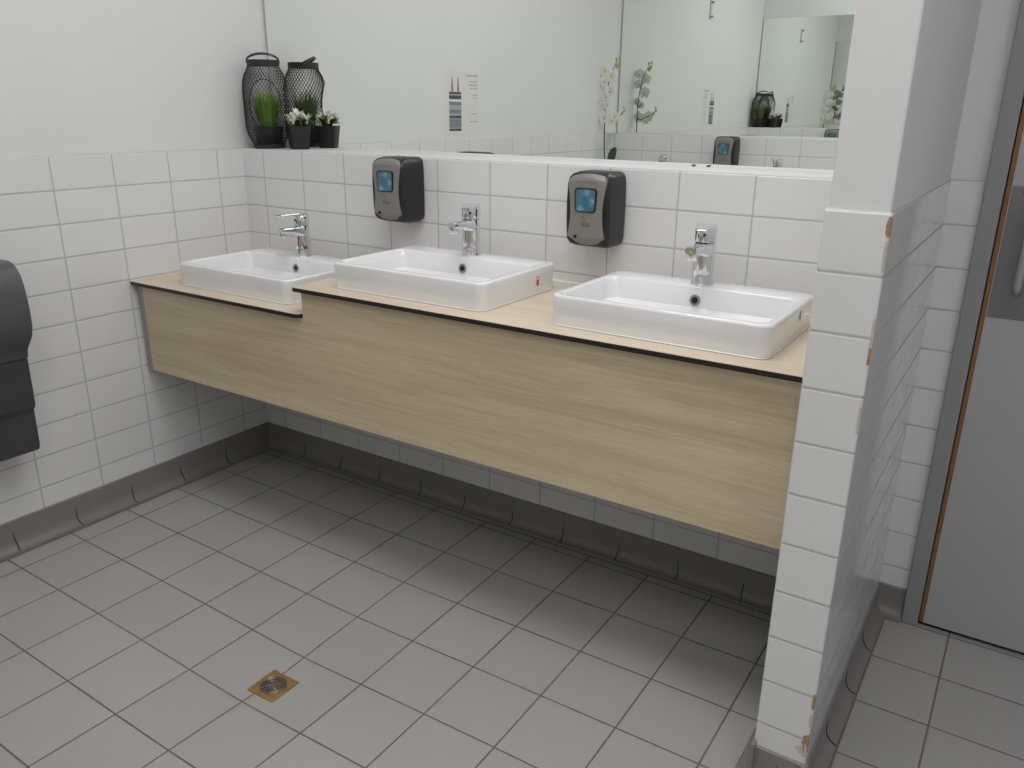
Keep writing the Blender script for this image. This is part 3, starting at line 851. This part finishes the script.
# ---------------------------------------------------------------- orchid on the opposite counter
OY = .32 - 2.88
def Q(x, z, dy=0): return Vector((x, OY + dy, z))
t = empty('orchid', (0, 0, 0))
bm = bmesh.new(); lathe(bm, [(.036, 0), (.047, .10), (.049, .10), (.049, .108), (.046, .108), (.044, .095), (.001, .094)], 28, (.065, OY, Z2 + .0003)); obj('pot', bm, M['paper'], t, smooth=40)
bm = bmesh.new()
tube(bm, [Q(.07, Z2 + .09), Q(.05, .99), Q(.036, 1.05), Q(.030, 1.16), Q(.028, 1.27), Q(.026, 1.33), Q(.030, 1.40), Q(.038, 1.46), Q(.055, 1.54), Q(.085, 1.60), Q(.100, 1.628)], [.0042, .004, .0038, .0036, .0034, .003, .0028, .0026, .0024, .002, .0012], 7)
tube(bm, [Q(.028, 1.27), Q(.06, 1.265), Q(.10, 1.285), Q(.14, 1.30), Q(.165, 1.33)], [.003, .0026, .0022, .002, .001], 6)
tube(bm, [Q(.028, 1.35), Q(.012, 1.375), Q(.008, 1.40)], [.0026, .002, .0012], 6)
tube(bm, [Q(.027, 1.34), Q(.05, 1.365), Q(.065, 1.372)], [.0026, .002, .0012], 6)
obj('stem', bm, M['stem'], t, smooth=60)
def leaf(bm, base, tip, w, sag=.02):
    base, tip = Vector(base), Vector(tip); d = tip - base; s = d.cross(Vector((0, 0, 1))).normalized(); prev = None
    for i in range(9):
        f = i / 8; p = base + d * f + Vector((0, 0, math.sin(PI * f) * sag)); hw = w * math.sin(PI * (.08 + .92 * f)) ** .7 if f < 1 else .0005
        row = [bm.verts.new(p - s * hw + Vector((0, 0, hw * .35))), bm.verts.new(p), bm.verts.new(p + s * hw + Vector((0, 0, hw * .35)))]
        if prev:
            for k in range(2): bm.faces.new((prev[k], prev[k + 1], row[k + 1], row[k]))
        prev = row
for tip, w in (((.135, OY + .05, 1.105), .028), ((.03, OY + .12, 1.0), .026), ((.17, OY - .02, 1.0), .025), ((.16, OY + .11, .97), .026)):
    bm = bmesh.new(); leaf(bm, (.075, OY, Z2 + .10), tip, w); obj('leaf', bm, M['leaf'], t, smooth=80)
def orchid_flower(x, z, s, face):
    bm = bmesh.new(); c0 = Q(x, z, .012 * face)
    for k in range(5):
        a = PI / 2 + 2 * PI * k / 5; wide = .019 * s if k in (1, 4) else .011 * s; ln = .032 * s
        u = Vector((math.cos(a), 0, math.sin(a))); v = Vector((-u.z, 0, u.x)); n = Vector((0, face, 0)); prev = None
        for i in range(6):
            f = i / 5; p = c0 + u * ln * f + n * (.006 * s * math.sin(f * 2.4)); hw = wide * math.sin(PI * (.1 + .9 * f)) ** .7 if f < 1 else .0006
            row = [bm.verts.new(p - v * hw), bm.verts.new(p + n * .002), bm.verts.new(p + v * hw)]
            if prev:
                for q in range(2): bm.faces.new((prev[q], prev[q + 1], row[q + 1], row[q]))
            prev = row
    fo = obj('flower', bm, M['petal_orchid'], t, smooth=80)
    bm = bmesh.new(); bmesh.ops.create_icosphere(bm, subdivisions=1, radius=.0065 * s, matrix=Matrix.Translation(c0 + Vector((0, .004 * face, -.004 * s))))
    obj('flower_lip', bm, M['lip'], fo, smooth=80)
for x, z, s, f in ((.020, 1.562, 1.0, 1), (.070, 1.530, 1.0, 1), (.020, 1.498, .95, 1), (.064, 1.442, 1.1, 1), (.012, 1.385, .7, 1), (.030, 1.280, 1.1, 1), (.105, 1.288, 1.0, 1), (.085, 1.262, .8, 1), (.045, 1.358, .7, 1)):
    orchid_flower(x, z, s * 1.22, f)
for x, z, r in ((.097, 1.590, .013), (.110, 1.606, .011), (.090, 1.628, .009), (.112, 1.632, .008), (.150, 1.31, .010), (.165, 1.328, .009), (.158, 1.345, .007)):
    bm = bmesh.new(); bmesh.ops.create_icosphere(bm, subdivisions=2, radius=r, matrix=Matrix.Translation(Q(x, z)) @ Matrix.Diagonal((.8, .8, 1.25, 1))); obj('bud', bm, M['bud'], t, smooth=80)
tag(t, 'white orchid with a tall dark stem, standing on the opposite counter in the mirror', 'orchid')

# ---------------------------------------------------------------- light
def area(name, loc, sx, sy, power, col=(1, .998, .992), rot=(0, 0, 0)):
    l = bpy.data.lights.new(name, 'AREA'); l.shape = 'RECTANGLE'; l.size = sx; l.size_y = sy; l.energy = power; l.color = col
    o = bpy.data.objects.new(name, l); C.objects.link(o); o.location = loc; o.rotation_euler = rot; return o
area('ceiling_lamp', (1.65, -.92, ZC - .02), 1.3, .9, 66)
area('front_fill', (2.5, -2.45, ZC - .02), .8, .5, 30)  # added fill, brightens the oak panel and partition front; no known fixture
area('corridor_fill', (3.5, -1.9, ZC - .02), .6, .6, 24)  # added fill to lift the dim right-hand side, not a known fixture

w = bpy.data.worlds.new('World'); scene.world = w; w.use_nodes = True
w.node_tree.nodes['Background'].inputs[0].default_value = (.05, .05, .05, 1)

# ---------------------------------------------------------------- camera
cam = bpy.data.cameras.new('camera'); co = bpy.data.objects.new('camera', cam); C.objects.link(co)
r = Vector((0.8378262417096651, 0.5458394818787178, 0.010317399140802956)); u = Vector((-0.18416890711006653, 0.264794994647496, 0.9465545015811379)); f = Vector((-0.5139348230627512, 0.7949483447570701, -0.32237885602417093))
m = Matrix(((r.x, u.x, -f.x, 2.52646), (r.y, u.y, -f.y, -2.06019), (r.z, u.z, -f.z, 1.33302), (0, 0, 0, 1)))
co.matrix_world = m
cam.sensor_width = 36; cam.lens = 810.366 / 1024 * 36; cam.clip_start = .02
scene.camera = co
vs = scene.view_settings
vs.view_transform = 'Standard'; vs.look = 'None'; vs.gamma = 1; vs.use_curve_mapping = False; vs.exposure = -1.45
